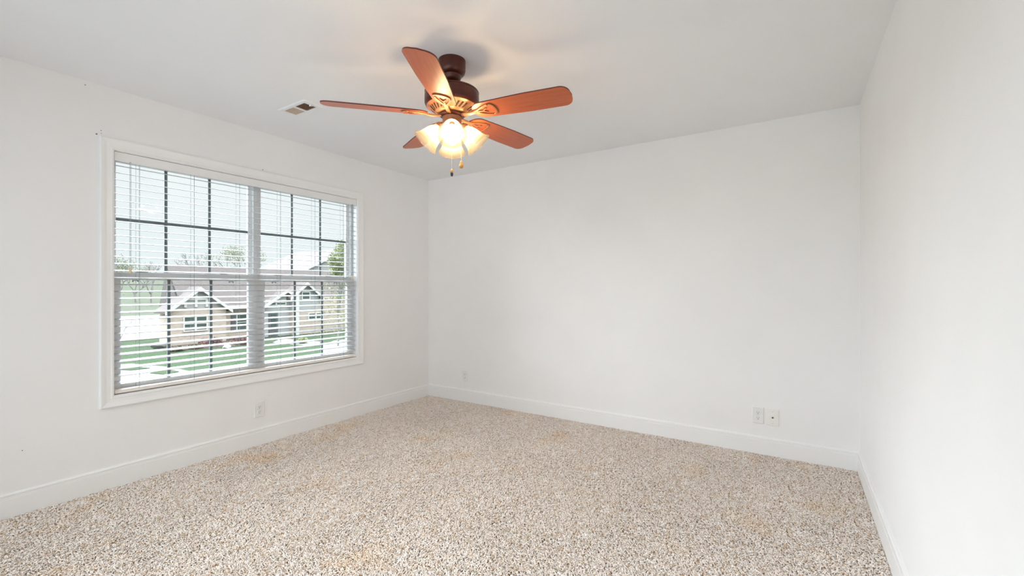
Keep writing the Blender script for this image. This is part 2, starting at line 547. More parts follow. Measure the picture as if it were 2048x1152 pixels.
for yc in (1.126, 1.62, 2.03, 2.50):
    bm = B()
    tube(bm, [(XL - 0.084, yc - 0.03, 1.322), (XL - 0.084, yc - 0.02, 1.329), (XL - 0.08, yc, 1.332), (XL - 0.076, yc + 0.03, 1.327)], [0.005, 0.006, 0.006, 0.003], 8)
    box(bm, XL - 0.095, XL - 0.073, yc - 0.022, yc + 0.022, 1.320, 1.325)
    obj('sash_lock', bm, M['hardware'], w1, smooth=False)
for yc in (1.085, 1.66, 1.985, 2.56):
    bm = B()
    box(bm, XL - 0.071, XL - 0.066, yc - 0.016, yc + 0.016, 1.266, 1.270)
    box(bm, XL - 0.071, XL - 0.066, yc - 0.016, yc - 0.011, 1.258, 1.266)
    box(bm, XL - 0.071, XL - 0.066, yc + 0.011, yc + 0.016, 1.258, 1.266)
    obj('tilt_latch', bm, M['hardware'], w1)

# ------------------------------------------------------------------ window blind
bl = thing('window_blind', 'wide white horizontal slat blind hanging open inside the double window', 'blind', (XL - 0.032, 1.851, WZ0 + 0.012))
BX, BY, BZ = XL - 0.032, 1.851, WZ0 + 0.012
def lb(bm, x0, x1, y0, y1, z0, z1):
    box(bm, x0 - BX, x1 - BX, y0 - BY, y1 - BY, z0 - BZ, z1 - BZ)
SY0, SY1 = WY0 + 0.013, WY1 - 0.013
bm = B(); lb(bm, BX - 0.022, BX + 0.018, SY0, SY1, WZ1 - 0.058, WZ1 - 0.011)
obj('headrail', bm, M['valance'], bl, bevel=0.002)
bm = B(); lb(bm, BX + 0.020, BX + 0.029, SY0 - 0.003, SY1 + 0.003, WZ1 - 0.068, WZ1 - 0.010)
obj('valance', bm, M['valance'], bl, bevel=0.003)
TILT = 0.15
slat_me = None
for k in range(-15, 17):
    z = 1.285 + 0.0435 * k
    if slat_me is None:
        bm = B()
        n = 6
        top = []
        bot = []
        for i in range(n + 1):
            s = -0.025 + 0.05 * i / n
            crown = 0.0022 * (1 - (s / 0.025) ** 2)
            top.append((s, crown + 0.0014)); bot.append((s, crown - 0.0014))
        poly = top + bot[::-1]
        prism(bm, poly, lambda a, b: (a, SY0 - BY, b), lambda a, b: (a, SY1 - BY, b))
        o = obj('slat', bm, M['blind'], bl)
        slat_me = o.data
    else:
        o = bpy.data.objects.new('slat', slat_me); COL.objects.link(o); o.parent = bl
    o.location = (0, 0, z - BZ)
    o.rotation_euler = (0, TILT, 0)      # room edge tipped down
bm = B(); lb(bm, BX - 0.026, BX + 0.026, SY0, SY1, WZ0 + 0.014, WZ0 + 0.036)
obj('bottom_rail', bm, M['rail'], bl, bevel=0.004)
for yc in (1.085, 1.391, 1.690, 2.006, 2.312, 2.602):
    bm = B()
    for dx, dy in ((0.027, 0), (-0.027, 0.0), (0.0, 0.012)):
        tube(bm, [(dx, yc + dy - BY, WZ0 + 0.03 - BZ), (dx, yc + dy - BY, WZ1 - 0.05 - BZ)], 0.0009, 5)
    obj('ladder_cord', bm, M['cord'], bl)
for yc, zb in ((1.037, 1.345), (2.690, 1.335)):
    bm = B()
    tube(bm, [(0.033, yc - BY, WZ1 - 0.06 - BZ), (0.033, yc - BY, zb - BZ)], 0.0012, 5)
    tube(bm, [(0.036, yc + 0.004 - BY, WZ1 - 0.06 - BZ), (0.036, yc + 0.004 - BY, zb - BZ)], 0.0012, 5)
    c = obj('lift_cord', bm, M['cord'], bl)
    bm = B()
    lathe(bm, [(0.001, 0.004), (0.004, 0.0), (0.0065, -0.012), (0.008, -0.026), (0.0045, -0.034), (0.001, -0.036)], 12, Matrix.Translation((0.034, yc + 0.002 - BY, zb - BZ)), True, True)
    obj('tassel', bm, M['tassel'], c, smooth=True)

# ------------------------------------------------------------------ carpet pile (uncountable yarn)
T = 0.296
NX, NY = 13, 15
def carpet():
    rng = np.random.default_rng(4)
    nside = 46
    g = (np.arange(nside) + 0.5) / nside * T - T / 2
    gx, gy = np.meshgrid(g, g)
    bx = gx.ravel() + rng.normal(0, 0.0024, nside * nside)
    by = gy.ravel() + rng.normal(0, 0.0024, nside * nside)
    N = len(bx)
    a0 = rng.uniform(0, 2 * np.pi, N)
    curl = rng.normal(0, 1.3, N)
    L = rng.uniform(0.012, 0.022, N)
    h = rng.uniform(-0.005, 0.003, N)
    K, S = 6, 4
    rad = rng.uniform(0.0018, 0.0026, N)
    P = np.zeros((N, K, 3))
    P[:, 0] = np.stack([bx, by, np.full(N, -0.013)], 1)
    P[:, 1] = np.stack([bx + 0.0015 * np.cos(a0), by + 0.0015 * np.sin(a0), h - 0.003], 1)
    ang = a0.copy()
    cur = P[:, 1].copy()
    cur[:, 2] = h
    for k in range(2, K):
        st = L / (K - 2)
        cur = cur + np.stack([np.cos(ang) * st, np.sin(ang) * st, (0.0016 if k == 2 else -0.0012 * (k - 2)) * np.ones(N)], 1)
        P[:, k] = cur
        ang = ang + curl * 0.8
    D = np.gradient(P, axis=1)
    D /= np.linalg.norm(D, axis=2, keepdims=True)
    ref = np.zeros_like(D); ref[..., 2] = 1
    ref[:, 0] = (1, 0.3, 0); ref[:, 1] = (0.3, 1, 0.4)
    A = np.cross(D, ref); A /= np.linalg.norm(A, axis=2, keepdims=True)
    Bv = np.cross(A, D)
    taper = np.array([0.8, 1.0, 1.0, 1.0, 0.95, 0.55])
    V = np.zeros((N, K, S, 3))
    for s in range(S):
        th = 2 * np.pi * s / S
        V[:, :, s] = P + (A * np.cos(th) + Bv * np.sin(th)) * (rad[:, None] * taper)[..., None]
    verts = V.reshape(-1, 3)
    faces = []
    base = np.arange(N) * K * S
    for k in range(K - 1):
        for s in range(S):
            faces.append(np.stack([base + k * S + s, base + k * S + (s + 1) % S, base + (k + 1) * S + (s + 1) % S, base + (k + 1) * S + s], 1))
    faces.append(np.stack([base + (K - 1) * S + s for s in range(S)], 1))
    F = np.concatenate(faces)
    me = bpy.data.meshes.new('carpet_pile')
    me.vertices.add(len(verts)); me.vertices.foreach_set('co', verts.ravel())
    me.loops.add(F.size); me.loops.foreach_set('vertex_index', F.ravel().astype(np.int32))
    me.polygons.add(len(F)); me.polygons.foreach_set('loop_start', (np.arange(len(F)) * 4).astype(np.int32))
    me.update(calc_edges=True)
    me.polygons.foreach_set('use_smooth', np.ones(len(F), bool))
    me.materials.append(M['carpet'])
    o = bpy.data.objects.new('carpet_pile', me)
    COL.objects.link(o)
    o.location = ((XL + XR) / 2, YB - 0.012 - NY * T / 2, 0)
    tag(o, 'beige shag carpet with brown flecks covering the whole floor', 'carpet', None, 'stuff')
    ng = bpy.data.node_groups.new('carpet_tiles', 'GeometryNodeTree')
    ng.interface.new_socket('Geometry', in_out='INPUT', socket_type='NodeSocketGeometry')
    ng.interface.new_socket('Geometry', in_out='OUTPUT', socket_type='NodeSocketGeometry')
    N_ = ng.nodes
    gi = N_.new('NodeGroupInput'); go = N_.new('NodeGroupOutput')
    gr = N_.new('GeometryNodeMeshGrid')
    gr.inputs['Size X'].default_value = (NX - 1) * T
    gr.inputs['Size Y'].default_value = (NY - 1) * T
    gr.inputs['Vertices X'].default_value = NX
    gr.inputs['Vertices Y'].default_value = NY
    ip = N_.new('GeometryNodeInstanceOnPoints')
    rv = N_.new('FunctionNodeRandomValue'); rv.data_type = 'INT'
    rv.inputs[4].default_value = 0; rv.inputs[5].default_value = 3
    mu = N_.new('ShaderNodeMath'); mu.operation = 'MULTIPLY'; mu.inputs[1].default_value = math.pi / 2
    cx = N_.new('ShaderNodeCombineXYZ')
    ng.links.new(rv.outputs[2], mu.inputs[0])
    ng.links.new(mu.outputs[0], cx.inputs[2])
    ng.links.new(gr.outputs['Mesh'], ip.inputs['Points'])
    ng.links.new(gi.outputs[0], ip.inputs['Instance'])
    ng.links.new(cx.outputs[0], ip.inputs['Rotation'])
    ng.links.new(ip.outputs[0], go.inputs[0])
    md = o.modifiers.new('carpet_tiles', 'NODES')
    md.node_group = ng
carpet()

# ------------------------------------------------------------------ ceiling fan
FXc, FYc = -1.553, 1.822
fan = thing('ceiling_fan', 'bronze ceiling fan with five cherry blades and four lit bell shades', 'ceiling fan', (FXc, FYc, H))
bm = B(); lathe(bm, [(0.0725, 0.0), (0.0735, -0.006), (0.0725, -0.014), (0.0725, -0.052), (0.069, -0.066), (0.060, -0.077), (0.051, -0.082), (0.049, -0.088), (0.047, -0.098), (0.040, -0.108), (0.026, -0.116), (0.014, -0.118)], 64, None, True, True)
obj('canopy', bm, M['bronze'], fan, smooth=True, sharp=40)
bm = B(); lathe(bm, [(0.0135, -0.117), (0.0135, -0.155), (0.024, -0.158), (0.024, -0.168)], 32, None, True, True)
obj('downrod', bm, M['bronze'], fan, smooth=True, sharp=40)
bm = B(); lathe(bm, [(0.02, -0.160), (0.09, -0.163), (0.134, -0.165), (0.142, -0.168), (0.145, -0.174), (0.142, -0.178), (0.1435, -0.182), (0.145, -0.19), (0.145, -0.232), (0.141, -0.243), (0.133, -0.249)], 96, None, True, False)
mh = obj('motor_housing', bm, M['bronze'], fan, smooth=True, sharp=35)
# vented underside: a shallow cone of copper bronze with dark slots
bm = B(); lathe(bm, [(0.134, -0.2485), (0.124, -0.252), (0.118, -0.254), (0.086, -0.281), (0.080, -0.286), (0.064, -0.288)], 96, None, False, True)
obj('vent_ring', bm, M['iron'], mh, smooth=True, sharp=35)
for k in range(30):
    if k % 6 == 5:
        continue
    a = 2 * math.pi * k / 30 + 0.18
    bm = B()
    for da in (0,):
        r0, r1, z0, z1 = 0.092, 0.114, -0.2772, -0.2585
        hw = 0.0042
        ca, sa = math.cos(a), math.sin(a)
        tw = 0.012
        q = []
        for r, z, s in ((r0, z0, -1), (r0, z0, 1), (r1, z1, 1), (r1, z1, -1)):
            off = s * hw + (tw if r == r1 else 0)
            q.append((r * ca - off * sa, r * sa + off * ca, z))
        va = [bm.verts.new((x, y, z - 0.0012)) for x, y, z in q]
        vb = [bm.verts.new((x, y, z + 0.004)) for x, y, z in q]
        bm.faces.new(va); bm.faces.new(vb)
        for i in range(4):
            bm.faces.new((va[i], va[(i + 1) % 4], vb[(i + 1) % 4], vb[i]))
    obj('vent_slot', bm, M['darkvent'], mh)
bm = B(); lathe(bm, [(0.066, -0.280), (0.068, -0.288), (0.066, -0.298), (0.056, -0.303), (0.052, -0.304)], 64, None, True, True)
obj('flywheel_cover', bm, M['bronze'], fan, smooth=True, sharp=40)
bm = B(); lathe(bm, [(0.050, -0.302), (0.052, -0.306), (0.0505, -0.311), (0.0505, -0.368), (0.054, -0.372), (0.054, -0.379), (0.050, -0.385), (0.040, -0.394), (0.022, -0.402), (0.008, -0.404), (0.006, -0.414), (0.001, -0.416)], 64, None, True, True)
obj('switch_housing', bm, M['fitter'], fan, smooth=True, sharp=40)

PITCH = R(12.8)
BZL = -0.290
def blade_mesh():
    # outline in (r, w), rounded tip and rounded root
    pts = []
    r0, r1 = 0.128, 0.660
    w0, w1 = 0.056, 0.0725
    cr = 0.050
    def hw(r):
        return w0 + (w1 - w0) * min(1, (r - r0) / 0.30) ** 0.8
    n = 14
    # lower side from root to tip
    side = []
    for i in range(n + 1):       # root end quarter ellipse
        a = math.pi / 2 * i / n
        side.append((r0 + 0.06 * (1 - math.cos(a)), hw(r0 + 0.06) * math.sin(a)))
    for i in range(1, 10):
        r = r0 + 0.06 + (r1 - cr - r0 - 0.06) * i / 10
        side.append((r, hw(r)))
    for i in range(n + 1):
        a = math.pi / 2 * i / n
        side.append((r1 - cr + cr * math.sin(a) * 0.92, w1 - cr * 0.95 * (1 - math.cos(a))))
    side.append((r1, 0.0))
    full = side + [(r, -w_) for r, w_ in side[::-1]][1:-1]
    bm = B()
    th = 0.0032
    prism(bm, full, lambda r, w_: (r, w_, -th), lambda r, w_: (r, w_, th), 0)
    for f in bm.faces:
        if len(f.verts) == 4:
            f.material_index = 1
    return bm
def iron_mesh():
    bm = B()
    zt = -0.0036      # just below the blade
    # forked loop plate lying against the blade's underside
    def strap(path, width, z0=zt - 0.006, z1=zt):
        L_, R_ = [], []
        P = [Vector((a, b, 0)) for a, b in path]
        for i, p in enumerate(P):
            d = (P[min(i + 1, len(P) - 1)] - P[max(i - 1, 0)]).normalized()
            nrm = Vector((-d.y, d.x, 0))
            wd = width[i] if isinstance(width, (list, tuple)) else width
            L_.append(p + nrm * wd / 2); R_.append(p - nrm * wd / 2)
        rows = []
        for l, r in zip(L_, R_):
            rows.append([bm.verts.new((l.x, l.y, z0)), bm.verts.new((r.x, r.y, z0)), bm.verts.new((r.x, r.y, z1)), bm.verts.new((l.x, l.y, z1))])
        for a, b in zip(rows, rows[1:]):
            for k in range(4):
                bm.faces.new((a[k], a[(k + 1) % 4], b[(k + 1) % 4], b[k]))
        bm.faces.new(rows[0]); bm.faces.new(rows[-1])
    for s in (-1, 1):
        strap([(0.135, 0.004 * s), (0.158, 0.012 * s), (0.180, 0.024 * s), (0.205, 0.035 * s), (0.228, 0.042 * s)], [0.014, 0.011, 0.010, 0.010, 0.012])
    arc = []
    for i in range(15):
        a = -1 + 2 * i / 14
        arc.append((0.232 + 0.026 * math.sqrt(max(0, 1 - a * a)) + 0.0, 0.044 * a))
    strap(arc, 0.011)
    strap([(0.150, 0.0), (0.175, 0.0), (0.196, 0.0)], [0.010, 0.009, 0.005])
    for s in (-1, 1):
        strap([(0.190, 0.0), (0.200, 0.010 * s), (0.213, 0.015 * s)], [0.007, 0.007, 0.004])
    # neck that drops back to the flywheel
    secs = [(0.048, 0.012, 0.004, -0.006), (0.075, 0.011, 0.005, -0.010), (0.105, 0.010, 0.006, -0.011), (0.130, 0.011, 0.005, -0.009), (0.150, 0.013, 0.003, -0.0066)]
    rows = []
    for r, hw_, hh, zc in secs:
        rows.append([bm.verts.new((r, hw_ * cx_, zc + hh * cz_)) for cx_, cz_ in ((-1, -0.5), (-0.6, -1), (0.6, -1), (1, -0.5), (1, 1), (-1, 1))])
    for a, b in zip(rows, rows[1:]):
        for k in range(6):
            bm.faces.new((a[k], a[(k + 1) % 6], b[(k + 1) % 6], b[k]))
    bm.faces.new(rows[0]); bm.faces.new(rows[-1])
    return bm
bl_me = ir_me = None
for k in range(5):
    az = R(10.4 + 72 * k)
    if bl_me is None:
        b_o = obj('blade', blade_mesh(), None, fan, mats=[M['cherry'], M['edge']])
        i_o = obj('blade_iron', iron_mesh(), M['iron'], b_o, bevel=0.0012, segs=1)
        bl_me, ir_me = b_o, i_o
    else:
        b_o = bl_me.copy(); COL.objects.link(b_o); b_o.parent = fan
        i_o = ir_me.copy(); COL.objects.link(i_o); i_o.parent = b_o
    b_o.location = (0, 0, BZL)
    b_o.rotation_euler = (Matrix.Rotation(az, 3, 'Z') @ Matrix.Rotation(-PITCH, 3, 'X')).to_euler()

# bell shades
def shade_profile():
    out_p = [(0.0250, 0.0), (0.0285, 0.006), (0.0360, 0.018), (0.0440, 0.032), (0.0500, 0.050), (0.0540, 0.070), (0.0590, 0.088), (0.0660, 0.102), (0.0735, 0.113), (0.0755, 0.117)]
    return out_p
NECK_R, NECK_Z, MOUTH_R, MOUTH_Z = 0.064, -0.362, 0.146, -0.449
sh0 = None
for k in range(4):
    az = R(220.4 + 90 * k)
    rot = Matrix.Rotation(az, 4, 'Z')
    axis = Vector((MOUTH_R - NECK_R, 0, MOUTH_Z - NECK_Z)).normalized()
    if sh0 is None:
        op = shade_profile()
        inn = [(r - 0.0028, z) for r, z in op[::-1]]
        bm = B(); lathe(bm, op + inn, 56)
        sh = obj('lamp_shade', bm, M['shade'], fan, smooth=True)
        bm = B(); lathe(bm, [(0.001, 0.074), (0.010, 0.0725), (0.0175, 0.067), (0.0215, 0.058), (0.0215, 0.050), (0.018, 0.040), (0.013, 0.031), (0.0115, 0.024)], 28, None, True, True)
        bu = obj('bulb', bm, M['bulb'], sh, smooth=True)
        bm = B(); lathe(bm, [(0.0115, 0.025), (0.013, 0.024), (0.013, -0.004), (0.0295, -0.002), (0.0305, 0.004), (0.031, -0.004), (0.0285, -0.012), (0.020, -0.022), (0.010, -0.028), (0.0085, -0.055)], 32, None, True, True)
        so = obj('socket', bm, M['fitter'], sh, smooth=True, sharp=50)
        sh0, bu0, so0 = sh, bu, so
    else:
        sh = sh0.copy(); COL.objects.link(sh); sh.parent = fan
        bu = bu0.copy(); COL.objects.link(bu); bu.parent = sh
        so = so0.copy(); COL.objects.link(so); so.parent = sh
    q = (rot.to_3x3() @ axis).to_track_quat('Z', 'Y')
    sh.location = rot @ Vector((NECK_R, 0, NECK_Z))
    sh.rotation_euler = q.to_euler()

# pull chains
for (cxy, z1, dark) in (((0.012, -0.016), -0.590, True), ((0.068, -0.006), -0.553, False)):
    zt = -0.392 if dark else -0.375
    bm = B()
    if not dark:
        tube(bm, [(0.048, -0.004, -0.374), (0.062, -0.0055, -0.374), (cxy[0], cxy[1], -0.380)], 0.0022, 6)
    z = zt
    tube(bm, [(cxy[0], cxy[1], zt), (cxy[0], cxy[1], z1)], 0.0006, 5)
    while z > z1:
        bmesh.ops.create_uvsphere(bm, u_segments=6, v_segments=4, radius=0.0013, matrix=Matrix.Translation((cxy[0], cxy[1], z)))
        z -= 0.0042
    ch = obj('pull_chain', bm, M['chain'], fan)
    bm = B()
    mt = Matrix.Translation((cxy[0], cxy[1], z1))
    if dark:
        lathe(bm, [(0.002, 0.004), (0.005, 0.0), (0.0065, -0.008), (0.0065, -0.014)], 16, mt, True, True)
        obj('fob_cap', bm, M['fobwood'], ch, smooth=True)
        bm = B(); lathe(bm, [(0.006, -0.013), (0.0072, -0.018), (0.0072, -0.028), (0.005, -0.034), (0.001, -0.036)], 16, mt, True, True)
        f = obj('fob', bm, M['fobdark'], ch, smooth=True)
        f['label'] = 'black pull chain fob'
    else:
        lathe(bm, [(0.002, 0.004), (0.0045, 0.0), (0.0055, -0.006), (0.0085, -0.014), (0.0115, -0.022), (0.0115, -0.028), (0.008, -0.034), (0.001, -0.036)], 20, mt, True, True)
        f = obj('fob', bm, M['fobwood'], ch, smooth=True)
        f['label'] = 'amber wooden pull chain fob'

# ------------------------------------------------------------------ ceiling vent
VX, VY = -2.825, 1.742
vent = thing('ceiling_vent', 'white ceiling air register with one tan and one brown louver bank', 'vent', (VX, VY, H))
bm = B()
L2, W2 = 0.152, 0.070
banks = ((-0.118, -0.008), (0.008, 0.118))
yb = 0.043
zf0, zf1 = -0.009, 0.0
def fr(x0, x1, y0, y1):
    box(bm, x0, x1, y0, y1, zf0, zf1)
def ring(x0, x1, y0, y1, z):
    return [bm.verts.new(p) for p in ((x0, y0, z), (x1, y0, z), (x1, y1, z), (x0, y1, z))]
loops = [ring(-L2, L2, -W2, W2, zf1), ring(-L2, L2, -W2, W2, -0.003), ring(-L2 + 0.006, L2 - 0.006, -W2 + 0.006, W2 - 0.006, zf0),
         ring(banks[0][0], banks[1][1], -yb, yb, zf0), ring(banks[0][0], banks[1][1], -yb, yb, zf1)]
for q0, q1 in zip(loops, loops[1:]):
    for i in range(4):
        bm.faces.new((q0[i], q0[(i + 1) % 4], q1[(i + 1) % 4], q1[i]))
fr(banks[0][1], banks[1][0], -yb - 0.0005, yb + 0.0005)
obj('faceplate', bm, M['ventmetal'], vent, bevel=0.001)
for (x0, x1), mm, ang in ((banks[0], M['ventlight'], 40), (banks[1], M['ventdark'], -40)):
    bm = B()
    n = 9
    for i in range(n):
        xc = x0 + (x1 - x0) * (i + 0.5) / n
        dx = 0.0075 * math.sin(R(ang)); dz = 0.0075 * math.cos(R(ang)) * 0.55
        prism(bm, [(xc - dx - 0.0007, -0.0045 - dz), (xc - dx + 0.0007, -0.0045 - dz), (xc + dx + 0.0007, -0.0045 + dz), (xc + dx - 0.0007, -0.0045 + dz)],
              lambda a, b: (a, -yb, b), lambda a, b: (a, yb, b))
    box(bm, x0, x1, -yb, yb, -0.0012, -0.0002)
    lo = obj('louver_bank', bm, mm, vent)
    lo['label'] = 'tan louver bank' if ang > 0 else 'brown louver bank'
bm = B(); box(bm, 0.118, 0.138, -0.010, -0.004, -0.018, -0.008); box(bm, 0.132, 0.138, -0.014, 0.0, -0.020, -0.014)
obj('damper_lever', bm, M['ventmetal'], vent, bevel=0.001)

# ------------------------------------------------------------------ wall plates
def face_plate(name, label, cat, wall, pos, z, group, m, coax=False):
    """plate local frame: x along the wall, y out of the wall, z up"""
    if wall == 'left':
        t_ = thing(name, label, cat, (XL, pos, z), R(-90), group)
    else:
        t_ = thing(name, label, cat, (pos, YB, z), R(180), group)
    bm = B()
    prism(bm, [(-0.038, -0.061), (0.038, -0.061), (0.038, 0.061), (-0.038, 0.061)], lambda a, b: (a, 0, b), lambda a, b: (a * 0.93, 0.006, b * 0.955))
    obj('cover_plate', bm, m, t_, bevel=0.0015)
    if coax:
        bm = B()
        lathe(bm, [(0.0052, 0.006), (0.0052, 0.013), (0.004, 0.0135)], 16, Matrix.Rotation(R(-90), 4, 'X'), True, True)
        obj('cable_jack', bm, M['black'], t_, smooth=True, sharp=40)
        sz = (0.042, -0.042)
    else:
        for s in (1, -1):
            bm = B()
            n = 28
            pts = []
            for i in range(n):
                a = 2 * math.pi * i / n
                x, zz = 0.0172 * math.cos(a), 0.0172 * math.sin(a)
                pts.append((x, max(-0.0135, min(0.0135, zz)) + 0.0195 * s))
            prism(bm, pts, lambda a, b: (a, 0.005, b), lambda a, b: (a, 0.0082, b))
            rc = obj('receptacle', bm, m, t_, bevel=0.0008, segs=1)
            bm = B()
            zc = 0.0195 * s
            box(bm, -0.0075, -0.0052, 0.008, 0.0086, zc - 0.001, zc + 0.0075)
            box(bm, 0.0052, 0.0075, 0.008, 0.0086, zc - 0.0, zc + 0.0070)
            lathe(bm, [(0.0030, 0.008), (0.0030, 0.0086)], 12, Matrix.Translation((0, 0, zc - 0.0065)) @ Matrix.Rotation(R(-90), 4, 'X'), True, True)
            obj('slots', bm, M['slot'], rc)
        sz = (0.0,)
    for s in sz:
        bm = B()
        lathe(bm, [(0.0034, 0.005), (0.0034, 0.0072), (0.002, 0.0078)], 12, Matrix.Translation((0, 0, s)) @ Matrix.Rotation(R(-90), 4, 'X'), True, True)
        obj('screw', bm, M['screw'], t_, smooth=True, sharp=40)
    return t_
OG = 'duplex wall outlets'
def yL(px): 
    d = FWD + RGT * ((px - 1024) / 883.0); return d.y * (XL / d.x), XL / d.x
def xB(px):
    d = FWD + RGT * ((px - 1024) / 883.0); return d.x * (YB / d.y), YB / d.y
def zat(py, depth):
    return EYE + (576 - py) / 883.0 * depth
y_, d_ = yL(518)
face_plate('wall_outlet', 'white duplex outlet on the window wall below the window', 'outlet', 'left', y_, zat(818.5, d_), OG, M['plate'])
x_, d_ = xB(930.5)
face_plate('wall_outlet', 'small white duplex outlet near the far room corner above the baseboard', 'outlet', 'back', x_, zat(751.5, d_), OG, M['plate'])
x_, d_ = xB(1516)
face_plate('wall_outlet', 'white duplex outlet just left of the cable plate on the plain wall', 'outlet', 'back', x_, zat(830, d_), OG, M['plate'])
x_, d_ = xB(1545.5)
face_plate('cable_plate', 'ivory wall plate with one black cable jack right of an outlet', 'cable plate', 'back', x_, zat(835, d_), None, M['ivory'], True)

# old screw and nail holes in the window wall
for px, py, rr, lab in ((193, 268, 0.0045, 'dark screw hole left of the window casing top corner'),
                        (202, 261, 0.0025, 'tiny nail hole just above the casing top left corner'),
                        (202.5, 266.5, 0.002, 'tiny nail hole touching the casing top left corner'),
                        (525.5, 339.5, 0.0035, 'dark nail hole above the middle of the window casing'),
                        (170.5, 170, 0.003, 'faint nail hole high on the window wall near the ceiling'),
                        (44.5, 901, 0.0025, 'small scuff hole low on the window wall above the baseboard')):
    y_, d_ = yL(px)
    bm = B()
    lathe(bm, [(rr, -0.004), (rr, 0.0004), (rr * 0.7, 0.0009)], 12, Matrix.Rotation(R(90), 4, 'Y'), True, True)
    o = obj('nail_hole', bm, M['hole'])
    o.location = (XL, y_, zat(py, d_))
    tag(o, lab, 'hole', 'nail holes in the window wall')

# ------------------------------------------------------------------ outdoors
def gp(px, py, z=GZ):
    """where the sight line of a photo pixel meets the flat ground outside"""
    d = FWD + RGT * ((px - 1024) / 883.0)
    dep = (EYE - z) * 883.0 / (py - 576.0)
    return d.x * dep, d.y * dep
def dirp(px, x):
    d = FWD + RGT * ((px - 1024) / 883.0)
    k = x / d.x
    return d.y * k, k            # y on plane x, depth
def slab(bm, pts, z0, z1):
    prism(bm, pts, lambda a, b: (a, b, z0), lambda a, b: (a, b, z1))

bm = B(); slab(bm, [(-6, -60), (-6, 120), (-90, 160), (-90, -60)], GZ - 0.5, GZ)
struct(obj('lawn_ground', bm, M['grass']))
bm = B()
def hill_f(x, y):
    t_ = max(0.0, min(1.0, (-x - 88) / 130)); return GZ + 9.5 * t_ * t_ * (3 - 2 * t_) - 0.02
xs = [-88 - 10 * i for i in range(18)]; ys = [-120 + 20 * j for j in range(22)]
gv = [[bm.verts.new((x, y, hill_f(x, y) + 0.5 * math.sin(x * 0.11) * math.sin(y * 0.07) * max(0, min(1, (-x - 88) / 60)))) for y in ys] for x in xs]
for i in range(len(xs) - 1):
    for j in range(len(ys) - 1):
        bm.faces.new((gv[i][j], gv[i + 1][j], gv[i + 1][j + 1], gv[i][j + 1]))
struct(obj('hill_ground', bm, M['field'], smooth=True))
bm = B(); slab(bm, [gp(60, 690), gp(336, 677), gp(338, 629), gp(60, 640)], GZ - 0.1, GZ + 0.03)
struct(obj('far_pavement', bm, M['concrete']))
bm = B(); slab(bm, [gp(150, 737), gp(262, 728), gp(340, 735), gp(420, 752), gp(470, 766), (-9, 9), (-9, -6), (-30, -8)], GZ - 0.1, GZ + 0.03)
struct(obj('street_pavement', bm, M['concrete']))
bm = B()
slab(bm, [gp(232, 741), gp(268, 735), gp(300, 738), gp(262, 742)], GZ, GZ + 0.06)
slab(bm, [gp(300, 748), gp(338, 741), gp(358, 745), gp(335, 751)], GZ, GZ + 0.06)
struct(obj('verge_ground', bm, M['grass']))
bm = B(); slab(bm, [gp(640, 745), gp(642, 692), gp(668, 682), gp(720, 676), gp(760, 700), gp(760, 745)], GZ - 0.1, GZ + 0.035)
struct(obj('driveway', bm, M['concrete']))
bm = B(); slab(bm, [gp(545, 686), gp(592, 690), gp(640, 692), gp(640, 684), gp(597, 680), gp(560, 678)], GZ - 0.1, GZ + 0.035)
struct(obj('front_path', bm, M['concrete']))

def win(parent, xf, y0, y1, z0, z1, n=2, shut=False):
    """window facing +x on the plane xf; frame with its panes as a sub-part"""
    bm = B()
    f = 0.09
    box(bm, xf, xf + 0.07, y0, y0 + f, z0, z1); box(bm, xf, xf + 0.07, y1 - f, y1, z0, z1)
    box(bm, xf, xf + 0.07, y0 + f, y1 - f, z0, z0 + f); box(bm, xf, xf + 0.07, y0 + f, y1 - f, z1 - f, z1)
    for k in range(1, n):
        yc = y0 + (y1 - y0) * k / n
        box(bm, xf, xf + 0.065, yc - f * 0.7, yc + f * 0.7, z0 + f, z1 - f)
    zc = (z0 + z1) / 2
    box(bm, xf, xf + 0.055, y0 + f, y1 - f, zc - 0.03, zc + 0.03)
    fo = obj('window', bm, M['whitetrim'], parent)
    bm = B(); box(bm, xf - 0.02, xf + 0.03, y0 + 0.04, y1 - 0.04, z0 + 0.04, z1 - 0.04)
    obj('pane', bm, M['houseglass'], fo)
    if shut:
        for a, b in ((y0 - 0.42, y0 - 0.02), (y1 + 0.02, y1 + 0.42)):
            bm = B(); box(bm, xf, xf + 0.05, a, b, z0, z1)
            obj('shutter', bm, M['shutter'], parent)

def gable_front(parent, xf, xb, y0, y1, ze, zp, wallm, gabm, z0=GZ, oh=0.35, yp=None):
    """front wing with a gable towards +x: walls, gable panel, roof, barge boards"""
    yp = (y0 + y1) / 2 if yp is None else yp
    bm = B(); box(bm, xb, xf, y0, y1, z0, ze)
    obj('wall', bm, wallm, parent)
    bm = B(); prism(bm, [(y0, ze), (y1, ze), (yp, zp - 0.12)], lambda a, b: (xb, a, b), lambda a, b: (xf - 0.01, a, b))
    obj('gable_panel', bm, gabm, parent)
    bm = B()
    for ya, s in ((y0, -1), (y1, 1)):
        dy = (ya - yp); sl = (zp - ze) / abs(dy)
        ye = ya + s * oh; zz = ze - sl * oh
        prism(bm, [(yp, zp - 0.1), (ye, zz - 0.1), (ye, zz + 0.06), (yp, zp + 0.06)], lambda a, b: (xb, a, b), lambda a, b: (xf + 0.3, a, b))
    obj('roof', bm, M['shingle'], parent)
    bm = B()
    for ya, s in ((y0, -1), (y1, 1)):
        dy = (ya - yp); sl = (zp - ze) / abs(dy)
        ye = ya + s * oh; zz = ze - sl * oh
        prism(bm, [(yp, zp - 0.22), (ye, zz - 0.22), (ye, zz + 0.04), (yp, zp + 0.04)], lambda a, b: (xf + 0.3, a, b), lambda a, b: (xf + 0.38, a, b))
    obj('barge_board', bm, M['whitetrim'], parent)

